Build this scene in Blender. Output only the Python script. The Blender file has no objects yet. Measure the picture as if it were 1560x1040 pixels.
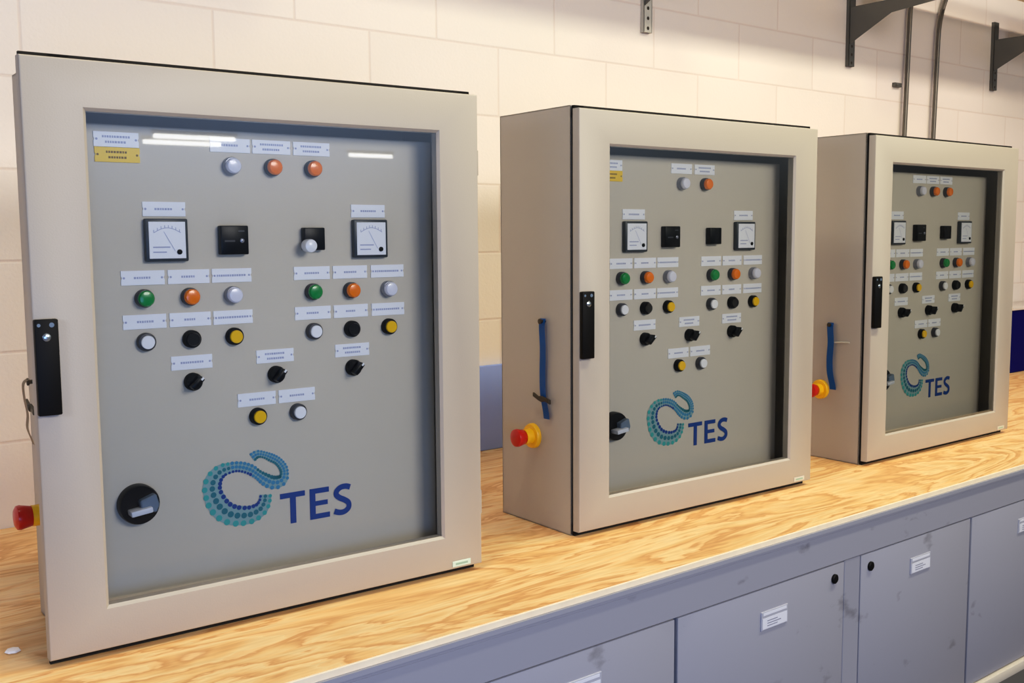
import bpy, bmesh, math, random
from mathutils import Vector, Matrix
random.seed(4)
PI = math.pi
scene = bpy.context.scene
COL = scene.collection
BZ = 0.85                                    # height of the bench top above the floor

# ------------------------------------------------------------------ materials
def rgb(r, g, b):
    f = lambda c: ((c / 255.0 + 0.055) / 1.055) ** 2.4 if c > 10 else c / 255.0 / 12.92
    return (f(r), f(g), f(b), 1.0)

def base_mat(name):
    m = bpy.data.materials.new(name); m.use_nodes = True
    nt = m.node_tree
    return m, nt, nt.nodes['Principled BSDF']

def paint(name, col, rough=0.5, metal=0.0, var=0.04, scale=6.0, spec=0.5, bump=0.0, bscale=200.0):
    m, nt, b = base_mat(name)
    tc = nt.nodes.new('ShaderNodeTexCoord')
    n = nt.nodes.new('ShaderNodeTexNoise'); n.inputs['Scale'].default_value = scale; n.inputs['Detail'].default_value = 3
    nt.links.new(tc.outputs['Object'], n.inputs['Vector'])
    mx = nt.nodes.new('ShaderNodeMix'); mx.data_type = 'RGBA'
    mx.inputs[6].default_value = tuple(c * (1 - var) for c in col[:3]) + (1,)
    mx.inputs[7].default_value = tuple(min(1, c * (1 + var)) for c in col[:3]) + (1,)
    nt.links.new(n.outputs['Fac'], mx.inputs[0]); nt.links.new(mx.outputs[2], b.inputs['Base Color'])
    b.inputs['Roughness'].default_value = rough; b.inputs['Metallic'].default_value = metal
    b.inputs['Specular IOR Level'].default_value = spec
    if bump:
        n2 = nt.nodes.new('ShaderNodeTexNoise'); n2.inputs['Scale'].default_value = bscale
        nt.links.new(tc.outputs['Object'], n2.inputs['Vector'])
        bp = nt.nodes.new('ShaderNodeBump'); bp.inputs['Strength'].default_value = bump; bp.inputs['Distance'].default_value = 0.001
        nt.links.new(n2.outputs['Fac'], bp.inputs['Height']); nt.links.new(bp.outputs['Normal'], b.inputs['Normal'])
    return m

M = {}
M['cab'] = paint('pebble_grey_paint', rgb(188, 179, 166), 0.45, var=0.02, bump=0.15, bscale=350)
M['panel'] = paint('panel_grey_paint', rgb(216, 208, 192), 0.5, var=0.02, bump=0.1, bscale=350)
M['inner'] = paint('interior_paint_and_recess_shade', rgb(120, 118, 112), 0.6)
M['seal_shade'] = paint('black_seal_and_gap_shade', rgb(28, 25, 22), 0.9)
M['black'] = paint('black_plastic', rgb(14, 14, 16), 0.32, spec=0.2)
M['blackmat'] = paint('matt_black_plastic', rgb(9, 9, 11), 0.55, spec=0.2)
M['chrome'] = paint('bright_metal', rgb(205, 215, 222), 0.25, 0.9)
M['steelgrip'] = paint('grey_blue_handle', rgb(112, 130, 150), 0.4)
M['gripwhite'] = paint('pale_handle_edge', rgb(225, 228, 235), 0.4)
M['plate'] = paint('white_engraved_plastic', rgb(250, 251, 255), 0.45, var=0.01)
M['plateyel'] = paint('yellow_engraved_plastic', rgb(252, 214, 60), 0.45, var=0.01)
M['ink'] = paint('grey_engraving', rgb(182, 188, 214), 0.7)
M['inky'] = paint('brown_engraving', rgb(150, 118, 40), 0.7)
M['meterframe'] = paint('dark_meter_frame', rgb(52, 60, 68), 0.4)
M['meterface'] = paint('white_meter_face', rgb(248, 249, 253), 0.35, var=0.01)
M['ringgrey'] = paint('dark_grey_bezel', rgb(60, 62, 70), 0.35)
M['ringchrome'] = paint('satin_grey_bezel', rgb(150, 153, 165), 0.3, 0.5)
M['badge'] = paint('pale_green_badge', rgb(214, 232, 216), 0.35)
M['badgegrey'] = paint('pale_grey_badge', rgb(214, 210, 196), 0.35)
M['badgeink'] = paint('badge_mark', rgb(160, 190, 170), 0.5)
M['estopred'] = paint('red_mushroom_plastic', rgb(200, 26, 14), 0.3)
M['estopyel'] = paint('yellow_collar_plastic', rgb(250, 196, 20), 0.4)
M['strap'] = paint('blue_plastic_strap', rgb(22, 108, 190), 0.4)
M['strapdark'] = paint('dark_strap', rgb(96, 88, 70), 0.5)
M['straptan'] = paint('tan_strap', rgb(186, 168, 142), 0.5)
M['key'] = paint('dark_key_metal', rgb(70, 62, 52), 0.4, 0.6)
M['galv'] = paint('dull_galvanised_steel', rgb(104, 104, 100), 0.5, 0.35, var=0.1, scale=14)
M['galvlight'] = paint('light_galvanised_steel', rgb(206, 204, 194), 0.5, 0.1, var=0.1, scale=14)
M['hole'] = paint('dark_hole', rgb(60, 52, 44), 0.9)
M['conduit'] = paint('steel_conduit', rgb(112, 106, 98), 0.35, 0.5, var=0.08, scale=10)
M['shelf'] = paint('cream_shelf_board', rgb(236, 220, 196), 0.7, var=0.03)
M['shelfrail'] = paint('brown_grey_rail', rgb(150, 132, 112), 0.7)
M['bluepanel'] = paint('lilac_blue_paint', rgb(150, 172, 240), 0.6)
M['navy'] = paint('navy_plastic', rgb(4, 5, 96), 0.7, spec=0.1)
M['navylid'] = paint('pale_box_rim', rgb(214, 208, 204), 0.5)
M['kick'] = paint('cream_kick_strip', rgb(214, 206, 192), 0.5)
M['floor'] = paint('dark_concrete', rgb(92, 84, 84), 0.6, var=0.15, scale=3)
M['card'] = paint('white_label_card', rgb(226, 228, 240), 0.4, var=0.01)
M['cardframe'] = paint('pale_label_holder', rgb(196, 198, 212), 0.35, 0.2)
M['cardink'] = paint('card_ink', rgb(150, 152, 170), 0.6)
M['tesblue'] = paint('navy_logo_print', rgb(0, 66, 150), 0.5, var=0.0)
M['teal'] = paint('teal_logo_print', rgb(58, 176, 172), 0.5, var=0.0)
M['midteal'] = paint('dark_teal_logo_print', rgb(26, 124, 140), 0.5, var=0.0)
M['skyteal'] = paint('blue_teal_logo_print', rgb(60, 145, 185), 0.5, var=0.0)
M['paleteal'] = paint('pale_teal_logo_print', rgb(146, 182, 184), 0.5, var=0.0)
M['housing'] = paint('white_fitting', rgb(230, 230, 228), 0.5)
def lens(name, col, e=0.0):
    m = paint(name, col, 0.25, var=0.0)
    b = m.node_tree.nodes['Principled BSDF']
    b.inputs['Coat Weight'].default_value = 0.4
    return m
M['green'] = lens('green_lens', rgb(0, 150, 70)); M['orange'] = lens('orange_lens', rgb(255, 134, 4))
M['clear'] = lens('clear_white_lens', rgb(236, 236, 246)); M['white'] = lens('white_button', rgb(253, 253, 255))
M['yellow'] = lens('yellow_button', rgb(255, 204, 20)); M['kblack'] = lens('black_button', rgb(14, 14, 18))

def bench_mat():
    m, nt, b = base_mat('blue_grey_bench_paint')
    tc = nt.nodes.new('ShaderNodeTexCoord')
    n = nt.nodes.new('ShaderNodeTexNoise'); n.inputs['Scale'].default_value = 9; n.inputs['Detail'].default_value = 5
    mp = nt.nodes.new('ShaderNodeMapping'); mp.inputs['Scale'].default_value = (1, 1, 1.8)
    nt.links.new(tc.outputs['Object'], mp.inputs['Vector']); nt.links.new(mp.outputs['Vector'], n.inputs['Vector'])
    cr = nt.nodes.new('ShaderNodeValToRGB')
    cr.color_ramp.elements[0].position = 0.24; cr.color_ramp.elements[0].color = rgb(122, 122, 132)
    cr.color_ramp.elements[1].position = 0.34; cr.color_ramp.elements[1].color = rgb(158, 159, 173)
    nt.links.new(n.outputs['Fac'], cr.inputs['Fac']); nt.links.new(cr.outputs['Color'], b.inputs['Base Color'])
    b.inputs['Roughness'].default_value = 0.5
    return m
M['bench'] = bench_mat()

def ply_mat():
    m, nt, b = base_mat('pine_plywood')
    N, L = nt.nodes.new, nt.links.new
    tc = N('ShaderNodeTexCoord')
    mp = N('ShaderNodeMapping'); mp.inputs['Scale'].default_value = (0.9, 3.6, 1.0)
    L(tc.outputs['Object'], mp.inputs['Vector'])
    n1 = N('ShaderNodeTexNoise'); n1.inputs['Scale'].default_value = 1.7; n1.inputs['Detail'].default_value = 5.0; n1.inputs['Roughness'].default_value = 0.55; n1.inputs['Distortion'].default_value = 0.9
    L(mp.outputs['Vector'], n1.inputs['Vector'])
    mul = N('ShaderNodeMath'); mul.operation = 'MULTIPLY'; mul.inputs[1].default_value = 8.0
    L(n1.outputs['Fac'], mul.inputs[0])
    fr = N('ShaderNodeMath'); fr.operation = 'FRACT'; L(mul.outputs[0], fr.inputs[0])
    cr = N('ShaderNodeValToRGB'); e = cr.color_ramp.elements
    e[0].position = 0.0; e[0].color = rgb(252, 220, 168)
    e[1].position = 1.0; e[1].color = rgb(250, 213, 158)
    a = cr.color_ramp.elements.new(0.5); a.color = rgb(244, 198, 136)
    a = cr.color_ramp.elements.new(0.78); a.color = rgb(224, 168, 108)
    a = cr.color_ramp.elements.new(0.86); a.color = rgb(248, 204, 146)
    L(fr.outputs[0], cr.inputs['Fac'])
    mp2 = N('ShaderNodeMapping'); mp2.inputs['Scale'].default_value = (4.0, 60.0, 1.0); L(tc.outputs['Object'], mp2.inputs['Vector'])
    n2 = N('ShaderNodeTexNoise'); n2.inputs['Scale'].default_value = 2.0; n2.inputs['Detail'].default_value = 4; L(mp2.outputs['Vector'], n2.inputs['Vector'])
    mx = N('ShaderNodeMix'); mx.data_type = 'RGBA'; mx.blend_type = 'MULTIPLY'; mx.inputs[0].default_value = 0.38
    cr2 = N('ShaderNodeValToRGB'); cr2.color_ramp.elements[0].position = 0.3; cr2.color_ramp.elements[0].color = (0.66, 0.56, 0.46, 1); cr2.color_ramp.elements[1].position = 0.6; cr2.color_ramp.elements[1].color = (1, 1, 1, 1)
    L(n2.outputs['Fac'], cr2.inputs['Fac'])
    L(cr.outputs['Color'], mx.inputs[6]); L(cr2.outputs['Color'], mx.inputs[7])
    # pale worn spots
    n3 = N('ShaderNodeTexNoise'); n3.inputs['Scale'].default_value = 5.0; n3.inputs['Detail'].default_value = 3; L(tc.outputs['Object'], n3.inputs['Vector'])
    cr3 = N('ShaderNodeValToRGB'); cr3.color_ramp.elements[0].position = 0.64; cr3.color_ramp.elements[0].color = (0, 0, 0, 1); cr3.color_ramp.elements[1].position = 0.76; cr3.color_ramp.elements[1].color = (0.25, 0.25, 0.25, 1)
    L(n3.outputs['Fac'], cr3.inputs['Fac'])
    mx2 = N('ShaderNodeMix'); mx2.data_type = 'RGBA'; mx2.inputs[7].default_value = rgb(246, 226, 196)
    L(cr3.outputs['Color'], mx2.inputs[0]); L(mx.outputs[2], mx2.inputs[6])
    L(mx2.outputs[2], b.inputs['Base Color'])
    b.inputs['Roughness'].default_value = 0.55
    return m
M['ply'] = ply_mat()
M['plyedge'] = paint('pale_plywood_edge', rgb(250, 232, 204), 0.7, var=0.1, scale=40)

def wall_mat():
    m, nt, b = base_mat('painted_blockwork')
    N, L = nt.nodes.new, nt.links.new
    tc = N('ShaderNodeTexCoord')
    sp = N('ShaderNodeSeparateXYZ'); L(tc.outputs['Object'], sp.inputs[0])
    cb = N('ShaderNodeCombineXYZ'); L(sp.outputs['X'], cb.inputs['X']); L(sp.outputs['Z'], cb.inputs['Y'])
    mp = N('ShaderNodeMapping'); mp.inputs['Location'].default_value = (-0.923 + 9.0, -(1.2236 + BZ) + 0.2054 * 40, 0); L(cb.outputs[0], mp.inputs['Vector'])
    br = N('ShaderNodeTexBrick'); L(mp.outputs['Vector'], br.inputs['Vector'])
    br.inputs['Scale'].default_value = 1.0; br.inputs['Brick Width'].default_value = 0.45; br.inputs['Row Height'].default_value = 0.2054
    br.inputs['Mortar Size'].default_value = 0.005; br.inputs['Mortar Smooth'].default_value = 0.8; br.inputs['Bias'].default_value = 0.0
    br.inputs['Color1'].default_value = rgb(247, 238, 230); br.inputs['Color2'].default_value = rgb(243, 234, 226); br.inputs['Mortar'].default_value = rgb(236, 223, 214)
    n = N('ShaderNodeTexNoise'); n.inputs['Scale'].default_value = 140; L(tc.outputs['Object'], n.inputs['Vector'])
    b1 = N('ShaderNodeBump'); b1.inputs['Strength'].default_value = 0.25; b1.inputs['Distance'].default_value = 0.002; L(n.outputs['Fac'], b1.inputs['Height'])
    b2 = N('ShaderNodeBump'); b2.invert = True; b2.inputs['Strength'].default_value = 0.28; b2.inputs['Distance'].default_value = 0.004
    L(br.outputs['Fac'], b2.inputs['Height']); L(b1.outputs['Normal'], b2.inputs['Normal'])
    L(br.outputs['Color'], b.inputs['Base Color']); L(b2.outputs['Normal'], b.inputs['Normal'])
    b.inputs['Roughness'].default_value = 0.6
    return m
M['wall'] = wall_mat()

def glass_mat():
    m = bpy.data.materials.new('clear_window_pane'); m.use_nodes = True
    nt = m.node_tree; N, L = nt.nodes.new, nt.links.new
    nt.nodes.remove(nt.nodes['Principled BSDF']); out = nt.nodes['Material Output']
    tr = N('ShaderNodeBsdfTransparent'); tr.inputs['Color'].default_value = (0.93, 0.95, 0.95, 1)
    gl = N('ShaderNodeBsdfGlossy'); gl.inputs['Roughness'].default_value = 0.02; gl.inputs['Color'].default_value = (0.92, 0.95, 1, 1)
    fr = N('ShaderNodeFresnel'); fr.inputs['IOR'].default_value = 1.8
    mx = N('ShaderNodeMixShader'); L(fr.outputs[0], mx.inputs[0]); L(tr.outputs[0], mx.inputs[1]); L(gl.outputs[0], mx.inputs[2])
    L(mx.outputs[0], out.inputs['Surface'])
    return m
M['glass'] = glass_mat()
def emit(name, col, s):
    m = bpy.data.materials.new(name); m.use_nodes = True; nt = m.node_tree
    nt.nodes.remove(nt.nodes['Principled BSDF'])
    e = nt.nodes.new('ShaderNodeEmission'); e.inputs['Color'].default_value = col; e.inputs['Strength'].default_value = s
    nt.links.new(e.outputs[0], nt.nodes['Material Output'].inputs['Surface'])
    return m
M['tube'] = emit('lit_fluorescent_tube', (1, 0.97, 0.9, 1), 9)

# ------------------------------------------------------------------ mesh helpers
class MB:
    """collects shapes into one mesh; each shape may carry its own material slot"""
    def __init__(s): s.bm = bmesh.new(); s.mats = []
    def slot(s, m):
        if m not in s.mats: s.mats.append(m)
        return s.mats.index(m)
    def merge(s, tmp, m):
        k = s.slot(m)
        for f in tmp.faces: f.material_index = k
        me = bpy.data.meshes.new('tmp'); tmp.to_mesh(me); tmp.free(); s.bm.from_mesh(me); bpy.data.meshes.remove(me)
    def box(s, x0, x1, y0, y1, z0, z1, m, bev=0.0, seg=2):
        t = bmesh.new()
        bmesh.ops.create_cube(t, size=1.0)
        for v in t.verts:
            v.co = Vector(((x0 + x1) / 2 + v.co.x * (x1 - x0), (y0 + y1) / 2 + v.co.y * (y1 - y0), (z0 + z1) / 2 + v.co.z * (z1 - z0)))
        if bev > 0: bmesh.ops.bevel(t, geom=t.edges[:], offset=bev, segments=seg, affect='EDGES', profile=0.5)
        s.merge(t, m); return s
    def lathe(s, prof, m, c=(0, 0, 0), axis='Y', n=28, flip=1):
        """profile of (radius, distance along axis); revolved round axis through c"""
        t = bmesh.new(); rings = []
        for r, d in prof:
            ring = []
            for i in range(n):
                a = 2 * PI * i / n; p, q = r * math.cos(a), r * math.sin(a)
                co = (p, d, q) if axis == 'Y' else (d, p, q) if axis == 'X' else (p, q, d)
                ring.append(t.verts.new(Vector(co) + Vector(c)))
            rings.append(ring)
        for a, b in zip(rings, rings[1:]):
            for i in range(n): t.faces.new((a[i], a[(i + 1) % n], b[(i + 1) % n], b[i]))
        t.faces.new(rings[0]); t.faces.new(rings[-1])
        bmesh.ops.recalc_face_normals(t, faces=t.faces[:])
        s.merge(t, m); return s
    def prism(s, pts, y0, y1, m, plane='XZ', bev=0.0):
        """polygon pts in a plane, extruded along the third axis from y0 to y1"""
        t = bmesh.new()
        f3 = (lambda p, d: (p[0], d, p[1])) if plane == 'XZ' else (lambda p, d: (d, p[0], p[1]))
        a = [t.verts.new(f3(p, y0)) for p in pts]; b = [t.verts.new(f3(p, y1)) for p in pts]
        t.faces.new(a); t.faces.new(b[::-1])
        for i in range(len(pts)):
            j = (i + 1) % len(pts); t.faces.new((a[i], a[j], b[j], b[i]))
        bmesh.ops.recalc_face_normals(t, faces=t.faces[:])
        if bev: bmesh.ops.bevel(t, geom=t.edges[:], offset=bev, segments=1, affect='EDGES')
        s.merge(t, m); return s
    def disc(s, u, z, y, ru, rz, m, n=12, rot=0.0):
        t = bmesh.new(); vs = []
        for i in range(n):
            a = -2 * PI * i / n; p, q = ru * math.cos(a), rz * math.sin(a)
            vs.append(t.verts.new((u + p * math.cos(rot) - q * math.sin(rot), y, z + p * math.sin(rot) + q * math.cos(rot))))
        t.faces.new(vs); s.merge(t, m); return s
    def tube(s, pts, r, m, n=14, cap=True):
        t = bmesh.new(); rings = []
        pts = [Vector(p) for p in pts]
        up = Vector((1, 0, 0)) if abs((pts[1] - pts[0]).normalized().x) < 0.8 else Vector((0, 0, 1))
        for i, p in enumerate(pts):
            d = (pts[min(i + 1, len(pts) - 1)] - pts[max(i - 1, 0)]).normalized()
            a = d.cross(up).normalized(); b = d.cross(a)
            rings.append([t.verts.new(p + r * (math.cos(2 * PI * k / n) * a + math.sin(2 * PI * k / n) * b)) for k in range(n)])
        for a, b in zip(rings, rings[1:]):
            for i in range(n): t.faces.new((a[i], a[(i + 1) % n], b[(i + 1) % n], b[i]))
        if cap: t.faces.new(rings[0]); t.faces.new(rings[-1])
        bmesh.ops.recalc_face_normals(t, faces=t.faces[:])
        s.merge(t, m); return s
    def ribbon(s, pts, hw, y, m):
        """flat stroke of half width hw along pts (u, z) at depth y"""
        t = bmesh.new(); L = []; Rr = []
        for i, p in enumerate(pts):
            a, b = pts[max(i - 1, 0)], pts[min(i + 1, len(pts) - 1)]
            d = Vector((b[0] - a[0], b[1] - a[1])).normalized(); n = Vector((-d.y, d.x)) * hw
            L.append(t.verts.new((p[0] + n.x, y, p[1] + n.y))); Rr.append(t.verts.new((p[0] - n.x, y, p[1] - n.y)))
        for i in range(len(pts) - 1): t.faces.new((L[i], L[i + 1], Rr[i + 1], Rr[i]))
        s.merge(t, m); return s
    def build(s, name, parent=None, smooth=True, loc=None):
        me = bpy.data.meshes.new(name); s.bm.to_mesh(me); s.bm.free()
        for m in s.mats: me.materials.append(m)
        o = bpy.data.objects.new(name, me); COL.objects.link(o)
        if parent is not None: o.parent = parent
        if loc: o.location = loc
        if smooth:
            for p in me.polygons: p.use_smooth = True
            me.set_sharp_from_angle(angle=math.radians(32))
        return o

def catmull(P, per=10):
    out = []
    for i in range(len(P) - 1):
        p0, p1, p2, p3 = P[max(i - 1, 0)], P[i], P[i + 1], P[min(i + 2, len(P) - 1)]
        for k in range(per):
            t = k / per
            out.append(tuple(0.5 * (2 * b + (c - a) * t + (2 * a - 5 * b + 4 * c - d) * t * t + (3 * b - a - 3 * c + d) * t ** 3) for a, b, c, d in zip(p0, p1, p2, p3)))
    out.append(tuple(P[-1])); return out

def thing(name, label, cat, loc=(0, 0, 0), rz=0.0, group=None):
    o = bpy.data.objects.new(name, None); COL.objects.link(o); o.empty_display_size = 0.05
    o.location = loc; o.rotation_euler = (0, 0, rz)
    tag(o, label, cat, group); return o
def tag(o, label, cat, group=None):
    o['label'] = label; o['category'] = cat
    if group: o['group'] = group
    return o
def struct(o): o['kind'] = 'structure'; return o

# ------------------------------------------------------------------ the setting
WY = 0.46
w = MB(); w.box(-4.0, 9.0, WY, WY + 0.12, 0.0, BZ + 2.6, M['wall']); struct(w.build('wall_back', smooth=False))
f = MB(); f.box(-6.0, 12.0, -18.0, WY + 0.12, -0.1, 0.0, M['floor']); struct(f.build('floor', smooth=False))

# ------------------------------------------------------------------ workbench
BY = -0.71
t = thing('plywood_worktop', 'long plywood worktop with wavy orange grain and pale front edge', 'worktop', (0, 0, BZ))
b = MB(); b.box(-1.3, 6.6, BY + 0.004, WY - 0.002, -0.0125, 0.0, M['ply']); b.build('board', t, False)
b = MB(); b.box(-1.3, 6.6, BY - 0.001, BY + 0.004, -0.0125, -0.0003, M['plyedge'], 0.0008, 1); o = b.build('edge_strip', t, False); o['label'] = 'pale splintered plywood front edge'

t = thing('steel_bench', 'long blue-grey steel bench frame with lipped front rail under the plywood', 'bench frame', (0, 0, BZ))
b = MB(); b.prism([(BY - 0.006, -0.0125), (BY - 0.006, -0.0215), (BY + 0.002, -0.0245), (BY + 0.002, -0.030), (BY + 0.05, -0.030), (BY + 0.05, -0.0125)], -1.3, 6.6, M['bench'], 'YZ'); b.build('top_lip', t, False)
b = MB(); b.box(-1.3, 6.6, BY + 0.001, BY + 0.03, -0.103, -0.0300, M['bench']); b.build('front_rail', t, False)
b = MB(); b.box(-1.3, 6.6, WY - 0.04, WY - 0.003, -0.12, -0.0127, M['bench']); b.build('rear_rail', t, False)
for x in (-1.27, 6.53):
    for y in (BY + 0.02, WY - 0.10):
        b = MB(); b.box(x, x + 0.05, y, y + 0.05, -BZ, -0.031, M['bench'], 0.003); b.build('leg', t, False)

def bench_unit(k, label):
    x0 = 1.355 + 1.16 * k
    t = thing('bench_cupboard', label, 'cupboard', (x0, 0, BZ), 0, 'cupboards under the workbench')
    yf = BY + 0.002
    b = MB(); b.box(0.004, 1.156, yf + 0.022, 0.30, -0.70, -0.106, M['inner'])  # darkened carcass colour puts the shade into the gaps between doors
    b.box(0.5775, 0.641, yf + 0.001, yf + 0.022, -0.582, -0.106, M['bench'], 0.0015, 1)
    b.build('carcass', t, False)
    for i, (a, c) in enumerate(((0.0045, 0.575), (0.6435, 1.1555))):
        b = MB(); b.box(a, c, yf, yf + 0.02, -0.580, -0.1065, M['bench'], 0.0025); d = b.build('cupboard_door', t)
        lx = 0.535 if i == 0 else 0.682
        b = MB(); b.lathe([(0.011, 0.002), (0.0112, -0.004), (0.0085, -0.006), (0.003, -0.0062)], M['blackmat'], (lx, yf, -0.1395)); b.build('lock', d)
        cx = 0.266 if i == 0 else 0.860
        b = MB(); b.box(cx, cx + 0.093, yf - 0.003, yf + 0.001, -0.199, -0.157, M['cardframe'], 0.001, 1)
        b.box(cx + 0.004, cx + 0.089, yf - 0.0036, yf - 0.003, -0.196, -0.172, M['card'])
        b.box(cx + 0.006, cx + 0.087, yf - 0.0036, yf - 0.003, -0.166, -0.160, M['card'])
        for q in range(3): b.box(cx + 0.02, cx + 0.055 + 0.012 * (q % 2), yf - 0.004, yf - 0.0036, -0.180 - q * 0.0055, -0.178 - q * 0.0055, M['cardink'])
        b.build('label_holder', d, False)
    b = MB(); b.box(0.0, 1.16, yf - 0.012, yf + 0.02, -0.612, -0.584, M['kick'], 0.003); o = b.build('bottom_strip', t); o['label'] = 'cream strip along the cupboard foot'
    b = MB(); b.box(0.01, 1.15, yf + 0.07, 0.28, -BZ, -0.613, M['blackmat']); b.build('plinth', t, False)
bench_unit(0, 'blue-grey steel double cupboard under the middle cabinet, both round locks showing')
bench_unit(-1, 'blue-grey steel cupboard under the largest nearest control cabinet, mostly cut off by the photo edge')
bench_unit(1, 'blue-grey steel cupboard below the farthest control cabinet, at the right edge of the photo')

# ------------------------------------------------------------------ control cabinets
W, H, D, PD = 0.80, 0.930, 0.280, 0.070
GL, GT, GB = 0.0905, 0.0831, 0.0818          # window margins in the door

LOGO = [(1041,697,20),(1036,726,22),(1018,754,26),(983,769,30),(948,770,32),(905,760,34),(868,735,34),(842,697,33),(828,655,30),(827,625,30),(838,595,27),(862,572,23),(893,564,19),(925,562,17),(955,569,17),(985,584,17),(1012,606,15),(1040,630,19),(1068,648,21),(1095,652,21),(1117,642,18),(1124,618,14),(1119,592,14),(1098,562,13),(1070,543,13),(1040,527,11),(1012,521,13),(990,533,15)]
def logo_xy(X, Y): return 0.2682 + (X - 786) * 0.000446, 0.2834 - (Y - 503) * 0.000425

def add_logo(root, dz):
    y = PD - 0.0012
    P = catmull(LOGO, 24)
    b = MB()
    # soft pale ground under the dots, then three rows of dots along the swirl
    L_ = [0.0]
    for p, q in zip(P, P[1:]): L_.append(L_[-1] + math.hypot(q[0] - p[0], q[1] - p[1]))
    tot = L_[-1]
    def at(sv):
        for i in range(len(L_) - 1):
            if L_[i + 1] >= sv:
                t = (sv - L_[i]) / max(1e-9, L_[i + 1] - L_[i]); return tuple(a + (c - a) * t for a, c in zip(P[i], P[i + 1])), P[min(i + 1, len(P) - 1)], P[i]
        return P[-1], P[-1], P[-2]
    tm = bmesh.new(); Lv = []; Rv = []
    for i, p in enumerate(P):
        a, c = P[max(i - 1, 0)], P[min(i + 1, len(P) - 1)]
        d = Vector((c[0] - a[0], c[1] - a[1])).normalized(); n = Vector((-d.y, d.x)); h = p[2] * 1.25
        for lst, sg in ((Lv, 1), (Rv, -1)):
            u, z = logo_xy(p[0] + sg * n.x * h, p[1] + sg * n.y * h); lst.append(tm.verts.new((u, y + 0.0006, z + dz)))
    for i in range(len(P) - 1): tm.faces.new((Lv[i], Lv[i + 1], Rv[i + 1], Rv[i]))
    b.merge(tm, M['paleteal'])
    s = 6.0
    while s < tot - 3:
        p, nx, pv = at(s)
        d = Vector((nx[0] - pv[0], nx[1] - pv[1])); d = d.normalized() if d.length else Vector((1, 0)); n = Vector((-d.y, d.x))
        frac = s / tot
        for k in (-1, 0, 1):
            X, Y = p[0] + n.x * k * p[2], p[1] + n.y * k * p[2]
            u, z = logo_xy(X, Y)
            inner = k * (1 if frac < 0.56 else 1)
            if frac < 0.5: m = M['tesblue'] if inner == 1 else M['midteal'] if inner == 0 else M['teal']
            elif frac < 0.62: m = M['tesblue'] if inner == 1 else M['skyteal']
            else: m = M['skyteal'] if inner >= 0 else M['midteal']
            rr = p[2] * 0.36 * 0.00044 * (1.05 if frac < 0.5 else 1.15)
            rr *= 0.78 if (k == 1 and frac < 0.6) else 1.0; b.disc(u, z + dz, y, rr, rr, m, 10)
        s += max(11.0, p[2] * 0.86)
    o = b.build('logo_swirl', root, False); o['label'] = 'printed swirl of teal and navy dots'
    b = MB(); y = PD - 0.0012
    zt, zb = 0.1975 + dz, 0.1405 + dz; th = 0.0095
    def rect(x0, x1, z0, z1): b.prism([(x0, z0), (x1, z0), (x1, z1), (x0, z1)], y, y + 0.0008, M['tesblue'])
    rect(0.4095, 0.4575, zt - th, zt); rect(0.4285, 0.4395, zb, zt - th)
    rect(0.4670, 0.4780, zb, zt); rect(0.4780, 0.5055, zt - th, zt); rect(0.4780, 0.5025, (zt + zb) / 2 - th * .42, (zt + zb) / 2 + th * .5); rect(0.4780, 0.5065, zb, zb + th)
    S = [(0.90, 0.865), (0.68, 0.915), (0.42, 0.90), (0.22, 0.80), (0.20, 0.67), (0.36, 0.565), (0.60, 0.475), (0.80, 0.36), (0.80, 0.20), (0.60, 0.095), (0.34, 0.085), (0.08, 0.15)]
    b.ribbon(catmull([(0.5125 + p[0] * 0.0405, zb - 0.0005 + p[1] * (zt - zb + 0.001)) for p in S], 8), 0.0052, y, M['tesblue'])
    o = b.build('logo_lettering', root, False); o['label'] = 'navy printed letters TES'

def name_plate(root, u, z, m='plate', w=0.070, h=0.0235, lines=1, ln=0.5):
    y = PD
    b = MB()
    x0, x1, z0, z1 = u - w / 2, u + w / 2, z - h / 2, z + h / 2; nt = 0.0016
    b.prism([(x0, z0), (x1, z0), (x1, z - 0.003), (x1 - nt, z), (x1, z + 0.003), (x1, z1), (x0, z1), (x0, z + 0.003), (x0 + nt, z), (x0, z - 0.003)], y - 0.0018, y - 0.0001, M[m])
    p = b.build('name_plate', root, False)
    if m != 'plate': p['label'] = 'yellow name plate'
    b = MB(); ink = M['ink'] if m == 'plate' else M['inky']
    for s in (-1, 1): b.disc(u + s * (w / 2 - 0.0045), z, y - 0.0021, 0.0019, 0.0019, ink, 8)  # screw dots at both plate ends, in the same mesh as the strokes
    rows = [0] if lines == 1 else [0.0042, -0.0042]
    for r in rows:
        L = w * ln * (1 if r >= 0 else 0.8); x = u - L / 2
        while x < u + L / 2 - 0.002:                       # worn strokes, too small to read
            g = random.uniform(0.0022, 0.0036)
            b.box(x, x + g, y - 0.0022, y - 0.0018, z + r - 0.0017, z + r + 0.0017, ink); x += g + 0.0012
    b.build('lettering_and_screws', p, False)

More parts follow.
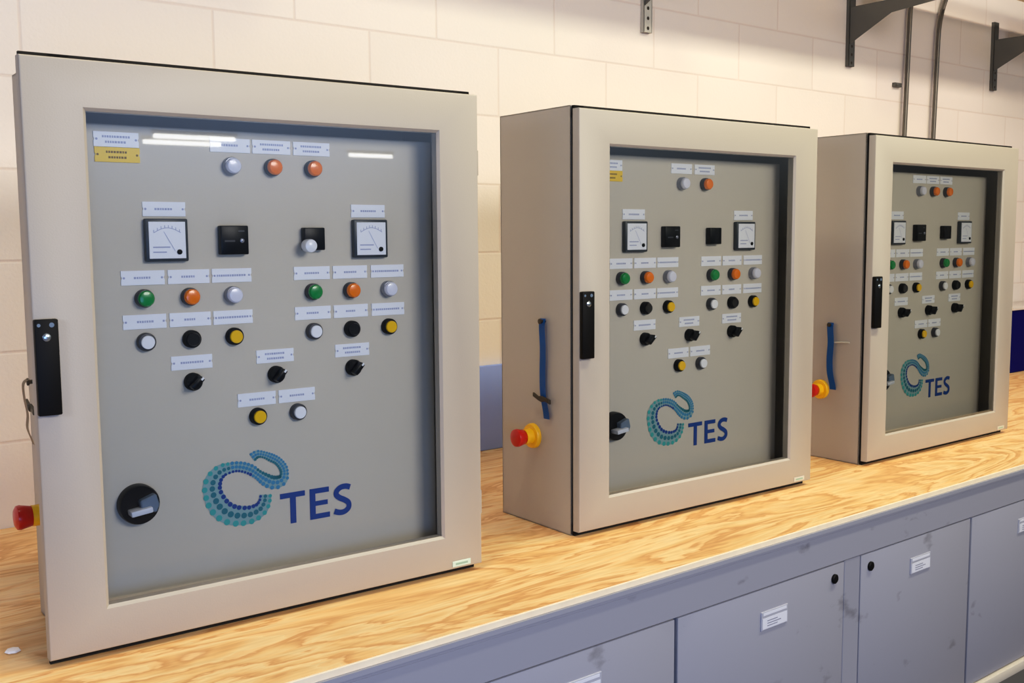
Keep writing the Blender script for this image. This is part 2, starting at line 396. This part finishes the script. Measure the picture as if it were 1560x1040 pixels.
def pilot(root, u, z, col, lamp):
    y = PD
    b = MB(); ring = M['ringchrome'] if col in ('clear',) else M['orange'] if (lamp and col == 'orange') else M['green'] if (lamp and col == 'green') else M['ringgrey'] if col == 'white' else M['blackmat']
    if lamp: ring2 = M['ringgrey'] if col != 'clear' else M['ringchrome']
    else: ring2 = ring
    b.lathe([(0.0150, 0.0), (0.0150, -0.009), (0.0138, -0.0115), (0.0118, -0.0118)], ring2, (u, y, z)); 
    p = b.build('indicator_lamp' if lamp else 'push_button', root)
    b = MB()
    if lamp: b.lathe([(0.0132, -0.010), (0.0132, -0.0165), (0.0112, -0.0195), (0.0070, -0.0205), (0.002, -0.0207)], M[col], (u, y, z)); nm = 'lens'
    else: b.lathe([(0.0112, -0.0112), (0.0112, -0.0150), (0.0104, -0.0162), (0.004, -0.0162)], M[{'black': 'kblack'}.get(col, col)], (u, y, z)); nm = 'button_cap'
    o = b.build(nm, p); o['label'] = {'kblack': 'black'}.get(col, col) + (' lens' if lamp else ' button cap')

def selector(root, u, z, ang):
    y = PD
    b = MB(); b.lathe([(0.0150, 0.0), (0.0150, -0.009), (0.0135, -0.012), (0.010, -0.0122)], M['blackmat'], (u, y, z)); p = b.build('selector_switch', root)
    b = MB(); b.box(-0.0125, 0.0125, -0.030, -0.0118, -0.0048, 0.0048, M['black'], 0.0022)
    o = b.build('switch_knob', p); o.location = (u, y, z); o.rotation_euler = (0, -ang, 0)
    b = MB(); b.box(0.0072, 0.0125, -0.0304, -0.0150, -0.0018, 0.0018, M['white']); q = b.build('pointer', p, False); q.location = (u, y, z); q.rotation_euler = (0, -ang, 0); q['label'] = 'white pointer mark'

def meter(root, u, z):
    y = PD; h = 0.035
    b = MB(); b.box(u - h, u + h, y - 0.012, y, z - h, z + h, M['meterframe'], 0.0025); p = b.build('panel_meter', root)
    b = MB(); g = 0.0300; b.box(u - g, u + g, y - 0.0132, y - 0.0118, z - g, z + g, M['meterface'], 0.0004, 1); o = b.build('dial_face', p, False); o['label'] = 'white meter face'
    b = MB(); yy = y - 0.0135
    pts = [(u - 0.022 + 0.002 * i, z + 0.012 + 0.008 * math.sin(i / 22 * PI)) for i in range(23)]
    b.ribbon(pts, 0.0005, yy, M['ink'])
    for i in range(0, 23, 3): b.box(pts[i][0] - 0.0005, pts[i][0] + 0.0005, yy - 0.0002, yy, pts[i][1], pts[i][1] + 0.0045, M['ink'])
    b.ribbon([(u + 0.012, z - 0.018), (u - 0.006, z + 0.014)], 0.0004, yy - 0.0003, M['ink'])
    for i, (a, c) in enumerate(((-0.024, 0.004), (-0.024, -0.002))): b.box(u + a, u + c, yy - 0.0002, yy, z - 0.0125 - 0.008 * i, z - 0.0105 - 0.008 * i, M['ink'])
    b.build('scale', p, False)
    b = MB(); b.lathe([(0.0042, 0), (0.0042, -0.002), (0.0020, -0.0028)], M['blackmat'], (u + 0.019, y - 0.0130, z - 0.0195)); o = b.build('adjusting_screw', p); o['label'] = 'black adjusting screw'

def relay(root, u, z, h, style):
    y = PD
    b = MB(); b.box(u - h, u + h, y - 0.016, y, z - h, z + h, M['black'], 0.002); p = b.build('relay_module', root)
    if style == 'timer':
        b = MB(); yy = y - 0.0163
        b.box(u - 0.018, u + 0.0, yy - 0.0002, yy, z - 0.003, z + 0.0, M['ringgrey']); b.box(u + 0.006, u + 0.017, yy - 0.0002, yy, z + 0.014, z + 0.0165, M['ringgrey'])
        b.build('faceplate_marks', p, False)
        b = MB(); b.lathe([(0.0038, 0), (0.0038, -0.002), (0.002, -0.003)], M['ringchrome'], (u + 0.012, y - 0.016, z - 0.001)); o = b.build('adjusting_screw', p); o['label'] = 'grey screw head'
    elif style == 'knob':
        b = MB(); b.lathe([(0.0118, 0.0), (0.0122, -0.012), (0.0110, -0.017), (0.006, -0.0195), (0.001, -0.020)], M['white'], (u - 0.0150, y - 0.0155, z - 0.0120)); o = b.build('knob', p); o['label'] = 'round white knob'

def isolator(root, u, z):
    y = PD
    b = MB(); b.lathe([(0.0330, 0.0), (0.0330, -0.014), (0.0315, -0.018), (0.020, -0.0185)], M['black'], (u, y, z), n=40); p = b.build('rotary_isolator', root)
    b = MB()
    b.prism([(-0.004, 0.010), (0.022, 0.019), (0.027, 0.0), (0.022, -0.012), (-0.002, -0.006)], -0.034, -0.018, M['steelgrip'], bev=0.002)
    o = b.build('handle_flag', p); o.location = (u, y, z); o['label'] = 'grey-blue flag of the handle'
    b = MB(); b.box(-0.021, 0.014, -0.042, -0.018, -0.0048, 0.0048, M['gripwhite'], 0.0022); q = b.build('isolator_handle', p); q.location = (u, y, z - 0.006); q.rotation_euler = (0, -0.12, 0); q['label'] = 'pale grip of the isolator handle'

def cabinet(x, y, a, label, inset=0.0, top3=True, knob=False, dz=0.0, badge='badge', dH=0.0):
    t = thing('control_cabinet', label, 'control cabinet', (x, y, BZ), a, 'control cabinets on the bench')
    h = H + dH
    # welded body: an open box behind the door
    b = MB(); m = M['cab']; s0 = 0.029; il = inset; th = 0.0025
    b.box(il, W, D - th, D, 0.0005, h, m)
    b.box(il, il + th, s0, D, 0.0005, h, m); b.box(W - th, W, s0, D, 0.0005, h, m)
    b.box(il, W, s0, D, h - th, h, m); b.box(il, W, s0, D, 0.0005, 0.0005 + th, m)
    b.build('enclosure_body', t, False)
    # front return flange all round (the rim behind the dark seal strip)
    b = MB()
    for (x0, x1, z0, z1) in ((il, il + 0.026, 0.003, h - 0.003), (W - 0.026, W - 0.002, 0.003, h - 0.003), (il, W, 0.003, 0.026), (il, W, h - 0.026, h - 0.0025)):
        b.box(x0, x1, s0, s0 + 0.003, z0, z1, M['inner'])
    b.build('rim_flange', t, False)
    b = MB()
    for (x0, x1, z0, z1) in ((max(il, 0.004), 0.03 + il, 0.004, h - 0.001), (W - 0.03, W - 0.006, 0.004, h - 0.001), (0.004, W - 0.006, 0.0006, 0.03), (0.004, W - 0.006, h - 0.03, h - 0.0006)):
        b.box(x0, x1, 0.021, s0, z0, z1, M['seal_shade'])  # seal strip, its black also standing in for shade in the door gap
    o = b.build('door_seal_gap_shade', t, False); o['label'] = 'dark seal with painted-in shade of the gap between door and body'
    # door: a frame with a window opening, folded edges
    b = MB(); dt, db = h - 0.0080, 0.0125
    tm = bmesh.new()
    def ring(x0, x1, z0, z1, yy): return [tm.verts.new(c) for c in ((x0, yy, z0), (x1, yy, z0), (x1, yy, z1), (x0, yy, z1))]
    r = 0.003; k = 0.0048
    rings = [ring(0, W, db, dt, 0.021), ring(0, W, db, dt, r), ring(r * .35, W - r * .35, db + r * .35, dt - r * .35, r * .35), ring(r, W - r, db + r, dt - r, 0.0),
             ring(GL - k, W - GL + k, GB - k, h - GT + k, 0.0), ring(GL, W - GL, GB, h - GT, k), ring(GL, W - GL, GB, h - GT, 0.021)]
    for p, q in zip(rings, rings[1:] + rings[:1]):
        for i in range(4): tm.faces.new((p[i], p[(i + 1) % 4], q[(i + 1) % 4], q[i]))
    bmesh.ops.recalc_face_normals(tm, faces=tm.faces[:])
    b.merge(tm, M['cab']); door = b.build('cabinet_door', t)
    b = MB(); tm = bmesh.new(); tm.faces.new([tm.verts.new(c) for c in ((GL, 0.0056, GB), (W - GL, 0.0056, GB), (W - GL, 0.0056, h - GT), (GL, 0.0056, h - GT))]); b.merge(tm, M['glass']); o = b.build('window_pane', door, False); o['label'] = 'clear glass pane of the door'
    for zc in (0.135, h - 0.135):
        b = MB(); b.box(W - 0.0015, W + 0.0035, 0.004, 0.018, zc - 0.024, zc + 0.024, M['cab'], 0.0015); b.build('hinge', door)
    b = MB(); b.box(0.730, 0.772, -0.0014, 0.0002, 0.017, 0.028, M[badge], 0.0005, 1); b.box(0.737, 0.765, -0.0016, -0.0013, 0.0205, 0.0245, M['badgeink']); o = b.build('maker_badge', door, False); o['label'] = 'small pale oblong badge'
    # lock handle
    b = MB(); b.box(0.0, 0.0335, -0.012, 0.0, 0.3935, 0.5375, M['blackmat'], 0.0022); hd = b.build('swing_handle', t); hd['label'] = 'flush black lock handle'
    b = MB(); b.lathe([(0.0060, 0), (0.0060, -0.0015), (0.0035, -0.0028), (0.001, -0.0030)], M['chrome'], (0.0160, -0.0118, 0.511)); o = b.build('lock_barrel', hd); o['label'] = 'bright metal lock barrel'
    b = MB(); b.lathe([(0.0026, 0), (0.0026, -0.0006)], M['steelgrip'], (0.0060, -0.0118, 0.529)); b.lathe([(0.0036, 0), (0.0036, -0.0006)], M['steelgrip'], (0.0240, -0.0118, 0.529)); b.build('screw', hd)
    # recessed instrument panel
    b = MB(); b.box(0.045, 0.738, PD, PD + 0.002, 0.022, 0.836, M['panel'])
    b.box(0.736, 0.738, PD, PD + 0.03, 0.022, 0.836, M['panel']); b.box(0.045, 0.738, PD, PD + 0.03, 0.834, 0.836, M['panel']); b.box(0.045, 0.738, PD, PD + 0.03, 0.022, 0.024, M['panel'])
    b.build('instrument_panel', t, False)
    z = dz
    name_plate(t, 0.1512, 0.8125 + z, lines=2, ln=0.62); name_plate(t, 0.1520, 0.7885 + z, 'plateyel', lines=2, ln=0.5)
    if top3:
        tops = [(0.3383, 'clear'), (0.4126, 'orange'), (0.4881, 'orange')]
    else:
        tops = [(0.3770, 'clear'), (0.4560, 'orange')]
    for i, (u, c) in enumerate(tops):
        name_plate(t, u, 0.8118 + z, lines=1 if i == 0 else 2, ln=0.45 if i == 0 else 0.6); pilot(t, u, 0.777 + z, c, True)
    for u in (0.2225, 0.5987):
        name_plate(t, u, 0.7035 + z, ln=0.45); meter(t, u, 0.6528 + z)
    relay(t, 0.3358, 0.652 + z, 0.0245, 'timer'); relay(t, 0.4836, 0.653 + z, 0.0200, 'knob' if knob else 'plain')
    for cols, n0 in (((0.1838, 0.2592, 0.3336), 0), ((0.4828, 0.5590, 0.6370), 3)):
        for u, c, ln in zip(cols, ('green', 'orange', 'clear'), (0.42, 0.36, 0.76)): name_plate(t, u, 0.592 + z, ln=ln); pilot(t, u, 0.5585 + z, c, True)
        for u, c, ln in zip(cols, ('white', 'black', 'yellow'), (0.36, 0.3, 0.76)): name_plate(t, u, 0.5203 + z, ln=ln); pilot(t, u, 0.4872 + z, c, False)
    for u, an in ((0.2590, 0.75), (0.4080, 0.9), (0.5600, 0.85)):
        name_plate(t, u, 0.4478 + z, ln=0.55, lines=1 if u < .3 else 2); selector(t, u, 0.4150 + z, an)
    for u, c in ((0.3716, 'yellow'), (0.4472, 'white')):
        name_plate(t, u, 0.3740 + z, ln=0.4); pilot(t, u, 0.3438 + z, c, False)
    isolator(t, 0.1590, 0.2210 + z)
    add_logo(t, z)
    # emergency stop on the left side
    b = MB(); e = (il, 0.160, 0.204)
    b.lathe([(0.0285, 0.0), (0.0285, -0.006), (0.0265, -0.010), (0.0178, -0.0105), (0.0172, -0.029)], M['estopyel'], e, 'X'); p = b.build('emergency_stop', t); p['label'] = 'red push stop on a yellow collar'
    b = MB(); b.lathe([(0.0155, -0.0285), (0.0165, -0.030), (0.0185, -0.039), (0.0205, -0.047), (0.0195, -0.052), (0.014, -0.0552), (0.004, -0.0560)], M['estopred'], e, 'X'); o = b.build('mushroom_head', p); o['label'] = 'red mushroom head'
    return t

CA = (0.25017, -0.43726, -0.04247); CB = (1.33566, -0.44177, -0.02878); CC = (2.43507, -0.44034, -0.01145)
cabinet(*CA, 'nearest and largest-looking beige control cabinet, standing on the plywood at the near end', inset=0.044, knob=True)
cabinet(*CB, 'middle beige control cabinet of three, blue strap hanging on its full left side', top3=False, badge='badgegrey')
cabinet(*CC, 'farthest beige control cabinet of three, below the two steel conduits', dz=0.006, dH=0.004, badge='badgegrey')

def side_point(c, ly, lz, lx=0.0):
    x, y, a = c
    return Vector((x + lx * math.cos(a) - ly * math.sin(a), y + lx * math.sin(a) + ly * math.cos(a), BZ + lz))

def strap(c, zt, zb, ly, label, lx, mat, key_z=None, wire=None, key='key', bul=1.0):
    # a loop of plastic strap hooked on the side wall
    p = side_point(c, ly, zt, lx)
    t = thing('hanging_strap', label, 'strap', tuple(p), c[2], 'straps hanging on cabinet sides')
    L = zt - zb
    b = MB(); pr = [(-0.0005, 0.0), (-0.010, -0.01), (-0.013, -L * .35), (-0.009, -L * .7), (-0.011, -L), (-0.0135, -L), (-0.012, -L * .7), (-0.016, -L * .35), (-0.013, -0.004), (-0.001, 0.006)]
    tm = bmesh.new()
    path = catmull([(-0.006, 0.004, 0.0), (-0.010, 0.003, -L * .08), (-0.010, 0.0, -L * .3), (-0.008, 0.004, -L * .55), (-0.009, 0.001, -L * .75), (-0.007, -0.006, -L * .92), (-0.006, -0.008, -L)], 6)
    A = []; B = []
    for q in path:
        A.append(tm.verts.new((q[0] * bul, q[1] - 0.0105, q[2]))); B.append(tm.verts.new((q[0] * bul, q[1] + 0.0105, q[2])))
    for i in range(len(path) - 1): tm.faces.new((A[i], A[i + 1], B[i + 1], B[i]))
    bmesh.ops.solidify(tm, geom=tm.faces[:], thickness=0.003)
    b.merge(tm, M[mat]); b.build('strap_band', t)
    b = MB(); b.lathe([(0.0035, -0.0002), (0.0035, -0.012), (0.006, -0.013), (0.006, -0.016), (0.002, -0.0165)], M[key], (0, 0.004, -0.006), 'X', n=14); b.build('fixing_peg', t)
    if key_z is not None:
        k = key_z - zt
        b = MB(); b.prism([(-0.030, k - 0.008), (-0.012, k - 0.003), (0.0, k - 0.006), (0.012, k - 0.003), (0.030, k + 0.004), (0.030, k + 0.013), (0.012, k + 0.006), (0.0, k + 0.008), (-0.012, k + 0.006), (-0.030, k + 0.002)], -0.016, -0.011, M[key], 'YZ', bev=0.001); b.build('wing_key', t)
    if wire is not None:
        k = wire - zt
        b = MB(); b.tube([(-0.006, -0.01, k), (-0.006, -0.035, k + 0.003), (-0.004, -0.058, k + 0.003)], 0.0022, M['galvlight'], 8); b.build('wire_pin', t)
strap(CB, 0.474, 0.250, 0.113, 'blue strap with dark winged key hanging on the middle cabinet', 0.0, 'strap', key_z=0.294)
strap(CC, 0.402, 0.208, 0.123, 'blue strap with thin pin hanging on the farthest cabinet', 0.0, 'strap', wire=0.345)
strap(CA, 0.425, 0.315, 0.205, 'short tan and dark strap behind the nearest cabinet door edge', 0.044, 'straptan', key_z=0.375, key='strapdark', bul=2.2)

# ------------------------------------------------------------------ things along the wall
t = thing('leaning_board', 'lilac-blue board standing against the wall in the gap between nearest and middle cabinets', 'board', (1.40, WY - 0.016, BZ))
b = MB(); b.box(0.0, 0.75, -0.006, 0.014, 0.0005, 0.262, M['bluepanel'], 0.003); b.build('board_face', t)

t = thing('storage_box', 'navy blue box with pale rim behind the farthest cabinet', 'box', (4.69, 0.25, BZ))
b = MB(); b.prism([(0.008, 0.0005), (0.512, 0.0005), (0.52, 0.296), (0.0, 0.296)], 0.0, 0.19, M['navy'], bev=0.003); b.build('box_body', t)
b = MB(); b.box(-0.008, 0.528, -0.008, 0.195, 0.296, 0.311, M['navylid'], 0.003); b.build('rim', t)

b = MB(); b.lathe([(0.009, 0.0002), (0.0125, 0.002), (0.010, 0.005), (0.003, 0.006)], M['white'], (0, 0, 0), 'Z', n=7)
o = b.build('plastic_chip', None); o.location = (0.222, -0.325, BZ); o.rotation_euler = (0, 0, 0.4)
tag(o, 'tiny white chip lying on the plywood by the nearest cabinet foot', 'chip')

# shelf, its brackets and the conduits
ZS = 1.572
t = thing('wall_shelf', 'cream shelf board above the brackets, only its underside peeking in at the top right corner', 'shelf', (0, 0, BZ))
b = MB(); b.box(-0.5, 6.6, -0.148, 0.262, 1.700, 1.726, M['shelf'], 0.002, 1); b.build('board', t, False)
for x in (1.262, 2.452, 3.638, 4.822):
    b = MB(); b.box(x - 0.02, x + 0.02, -0.14, 0.25, ZS + 0.0005, 1.6998, M['shelfrail']); b.build('bearer', t, False)

def bracket(x, label, leg_mat, top):
    t = thing('shelf_bracket', label, 'bracket', (x, WY, BZ), 0, 'brackets under the wall shelf')
    b = MB(); b.box(-0.020, 0.020, -0.0165, -0.013, 1.338, 1.655, M[leg_mat], 0.001, 1)
    b.box(-0.020, -0.017, -0.0165, -0.0005, 1.338, 1.655, M[leg_mat]); b.box(0.017, 0.020, -0.0165, -0.0005, 1.338, 1.655, M[leg_mat])
    leg = b.build('wall_strip', t, False)
    b = MB()
    for z in (1.352, 1.385, 1.418, 1.451):
        b = MB(); b.disc(0.0, z, -0.0168, 0.0058, 0.0062, M['hole'], 12); b.build('slot', leg, False)
    b = MB(); b.prism([(-0.0165, 1.425), (-0.0165, ZS - 0.004), (-0.58, ZS - 0.004), (-0.58, ZS - 0.022), (-0.20, 1.520)], -0.0175, -0.0145, M['galv'], 'YZ'); b.build('gusset', t, False)
    b = MB(); b.box(-0.018, 0.018, -0.60, -0.0165, ZS - 0.004, ZS - 0.0003, M['galv'], 0.0008, 1); b.build('arm', t, False)
bracket(2.452, 'pale slotted bracket strip above the middle cabinet', 'galvlight', False)
bracket(3.638, 'dark grey gusset bracket beside the conduits', 'galv', True)
bracket(4.822, 'dark grey gusset bracket at the top right corner beyond the conduits', 'galv', True)

def conduit(x, lean, label, coupling, zb):
    t = thing('conduit', label, 'conduit', (x, WY - 0.024, BZ), 0, 'steel conduits on the wall')
    R = 0.36
    pts = [(0, 0, 0.01), (lean * .5, 0, 0.8), (lean, 0, zb)]
    for i in range(1, 13):
        a = i / 12 * PI / 2; pts.append((lean + R * (1 - math.cos(a)), 0, zb + R * math.sin(a)))
    pts.append((lean + R + 1.2, 0, zb + R))
    b = MB(); b.tube(pts, 0.0098, M['conduit'], 16); b.build('tube', t)
    if coupling:
        b = MB(); b.box(-0.034, 0.018, 0.008, 0.0235, 1.285, 1.303, M['galv'], 0.002); b.lathe([(0.006, 0.008), (0.006, 0.0), (0.003, -0.002)], M['galv'], (-0.026, 0, 1.294)); b.build('saddle_clip', t)
conduit(4.00, 0.05, 'steel conduit pipe with wall clip, first from the middle bracket', True, 1.565)
conduit(4.235, 0.05, 'steel conduit pipe without clip, second from the middle bracket', False, 1.505)

# ------------------------------------------------------------------ fittings far down the hall, mirrored in the cabinet glass
def ceiling_light(x, y, L, label):
    t = thing('ceiling_light', label, 'ceiling light', (x, y, BZ + 2.2), 0, 'fluorescent fittings down the hall')
    b = MB(); b.box(-L / 2 - .03, L / 2 + .03, -0.04, 0.04, 0.045, 0.10, M['housing'], 0.006); b.build('housing', t)
    b = MB(); b.lathe([(0.03, -L / 2), (0.034, -L / 2 + .01), (0.034, L / 2 - .01), (0.03, L / 2)], M['tube'], (0, 0, 0.008), 'X', n=14); b.build('tube', t)
ceiling_light(5.0, -15.9, 1.25, 'fluorescent fitting far down the hall, lower of two seen in the glass')
ceiling_light(4.9, -14.9, 1.25, 'fluorescent fitting far down the hall, upper of two seen in the glass')
ceiling_light(8.8, -16.8, 0.9, 'fluorescent fitting at the far right of the hall')

# ------------------------------------------------------------------ light
def area(name, loc, target, sx, sy, power, col):
    l = bpy.data.lights.new(name, 'AREA'); l.shape = 'RECTANGLE'; l.size = sx; l.size_y = sy; l.energy = power; l.color = col
    o = bpy.data.objects.new(name, l); COL.objects.link(o); o.location = loc
    d = Vector(target) - Vector(loc); o.rotation_euler = d.to_track_quat('-Z', 'Y').to_euler(); return o
def lamp(name, loc, target, sx, sy, power, tint):
    k = max(tint); return area(name, loc, target, sx, sy, power * k, tuple(c / k for c in tint))
lamp('ceiling_and_fill_lamp', (2.5, -1.5, BZ + 2.52), (2.5, -0.6, BZ), 1.4, 0.18, 54, (0.60, 0.59, 0.40))
lamp('ceiling_and_fill_lamp', (4.2, -1.5, BZ + 2.52), (4.2, -0.6, BZ), 1.6, 0.18, 52, (0.58, 0.48, 0.42))
lamp('ceiling_and_fill_lamp', (-2.0, -1.8, BZ + 1.15), (0.5, 0.3, BZ + 0.6), 0.9, 0.5, 32, (0.34, 0.40, 0.52))  # low cool fill added at left to brighten the wall, no ceiling fitting
lamp('ceiling_and_fill_lamp', (0.45, -0.75, BZ + 2.6), (0.45, -0.3, BZ), 0.5, 0.2, 32, (0.62, 0.56, 0.46))
lamp('ceiling_and_fill_lamp', (3.6, -5.6, BZ + 2.3), (2.6, -0.4, BZ + 0.4), 2.2, 0.5, 100, (0.34, 0.30, 0.16))  # warm fill added front right to brighten the panels behind glass
lamp('front_fill_lamp', (1.4, -4.6, BZ + 2.0), (1.0, -0.5, BZ + 0.3), 1.6, 1.0, 88, (0.94, 0.87, 0.83))  # soft frontal fill added to lift the recessed panels
lamp('hall_window', (-0.3, -3.2, BZ + 0.2), (0.7, -0.7, BZ - 0.2), 1.4, 1.0, 30, (0.20, 0.34, 0.72))

wd = bpy.data.worlds.new('hall'); scene.world = wd; wd.use_nodes = True
nt = wd.node_tree; N, L = nt.nodes.new, nt.links.new
bg = nt.nodes['Background']
tc = N('ShaderNodeTexCoord'); sp = N('ShaderNodeSeparateXYZ'); L(tc.outputs['Generated'], sp.inputs[0])
# cool daylight from the open hall side, warmer and dimmer along the bench
mr = N('ShaderNodeMapRange'); mr.inputs['From Min'].default_value = -1.0; mr.inputs['From Max'].default_value = 1.0; L(sp.outputs['X'], mr.inputs['Value'])
cr = N('ShaderNodeValToRGB'); e = cr.color_ramp.elements
e[0].position = 0.0; e[0].color = (0.20, 0.20, 0.24, 1); e[1].position = 1.0; e[1].color = (0.30, 0.26, 0.21, 1)
for p_, c_ in ((0.35, (0.22, 0.25, 0.32, 1)), (0.50, (0.60, 0.78, 1.15, 1)), (0.68, (0.55, 0.72, 1.05, 1)), (0.86, (0.42, 0.50, 0.56, 1))):
    q = e.new(p_); q.color = c_
L(mr.outputs[0], cr.inputs['Fac']); L(cr.outputs['Color'], bg.inputs['Color']); 
# soft glow of far windows low at the end of the hall
def smooth(sock, c, h):
    d = N('ShaderNodeMath'); d.operation = 'SUBTRACT'; d.inputs[1].default_value = c; L(sock, d.inputs[0])
    ab = N('ShaderNodeMath'); ab.operation = 'ABSOLUTE'; L(d.outputs[0], ab.inputs[0])
    m_ = N('ShaderNodeMapRange'); m_.interpolation_type = 'SMOOTHERSTEP'; m_.inputs['From Min'].default_value = 0; m_.inputs['From Max'].default_value = h
    m_.inputs['To Min'].default_value = 1; m_.inputs['To Max'].default_value = 0; L(ab.outputs[0], m_.inputs['Value']); return m_.outputs[0]
gx, gz = smooth(sp.outputs['X'], 0.46, 0.72), smooth(sp.outputs['Z'], 0.16, 0.19)
ly = N('ShaderNodeMath'); ly.operation = 'LESS_THAN'; ly.inputs[1].default_value = 0.0; L(sp.outputs['Y'], ly.inputs[0])
m1 = N('ShaderNodeMath'); m1.operation = 'MULTIPLY'; L(gx, m1.inputs[0]); L(gz, m1.inputs[1])
m2 = N('ShaderNodeMath'); m2.operation = 'MULTIPLY'; L(m1.outputs[0], m2.inputs[0]); L(ly.outputs[0], m2.inputs[1])
m3 = N('ShaderNodeMath'); m3.operation = 'MULTIPLY_ADD'; m3.inputs[1].default_value = 1.7; m3.inputs[2].default_value = 0.06; L(m2.outputs[0], m3.inputs[0])
L(m3.outputs[0], bg.inputs['Strength'])

# ------------------------------------------------------------------ camera
cam = bpy.data.cameras.new('camera'); co = bpy.data.objects.new('camera', cam); COL.objects.link(co)
r, u, f = Vector((0.78241299, -0.62271923, -0.00711875)), Vector((0.06790135, 0.0739404, 0.99494835)), Vector((0.61904711, 0.77894389, -0.10013541))
mw = Matrix(((r.x, u.x, -f.x, -0.1447755), (r.y, u.y, -f.y, -2.0736575), (r.z, u.z, -f.z, BZ + 0.65355867), (0, 0, 0, 1)))
co.matrix_world = mw
cam.sensor_width = 36.0; cam.lens = 36.0 * 1577.99 / 1560.0; cam.clip_start = 0.05; cam.clip_end = 100
scene.camera = co
scene.view_settings.view_transform = 'Standard'; scene.view_settings.look = 'None'; scene.view_settings.exposure = 0.0
vs = scene.view_settings; vs.use_curve_mapping = True
cv = vs.curve_mapping.curves[3]
for p_ in ((0.10, 0.078), (0.26, 0.236), (0.60, 0.62)): cv.points.new(*p_)
vs.curve_mapping.update()
scene.cycles.max_bounces = 8; scene.cycles.transparent_max_bounces = 12
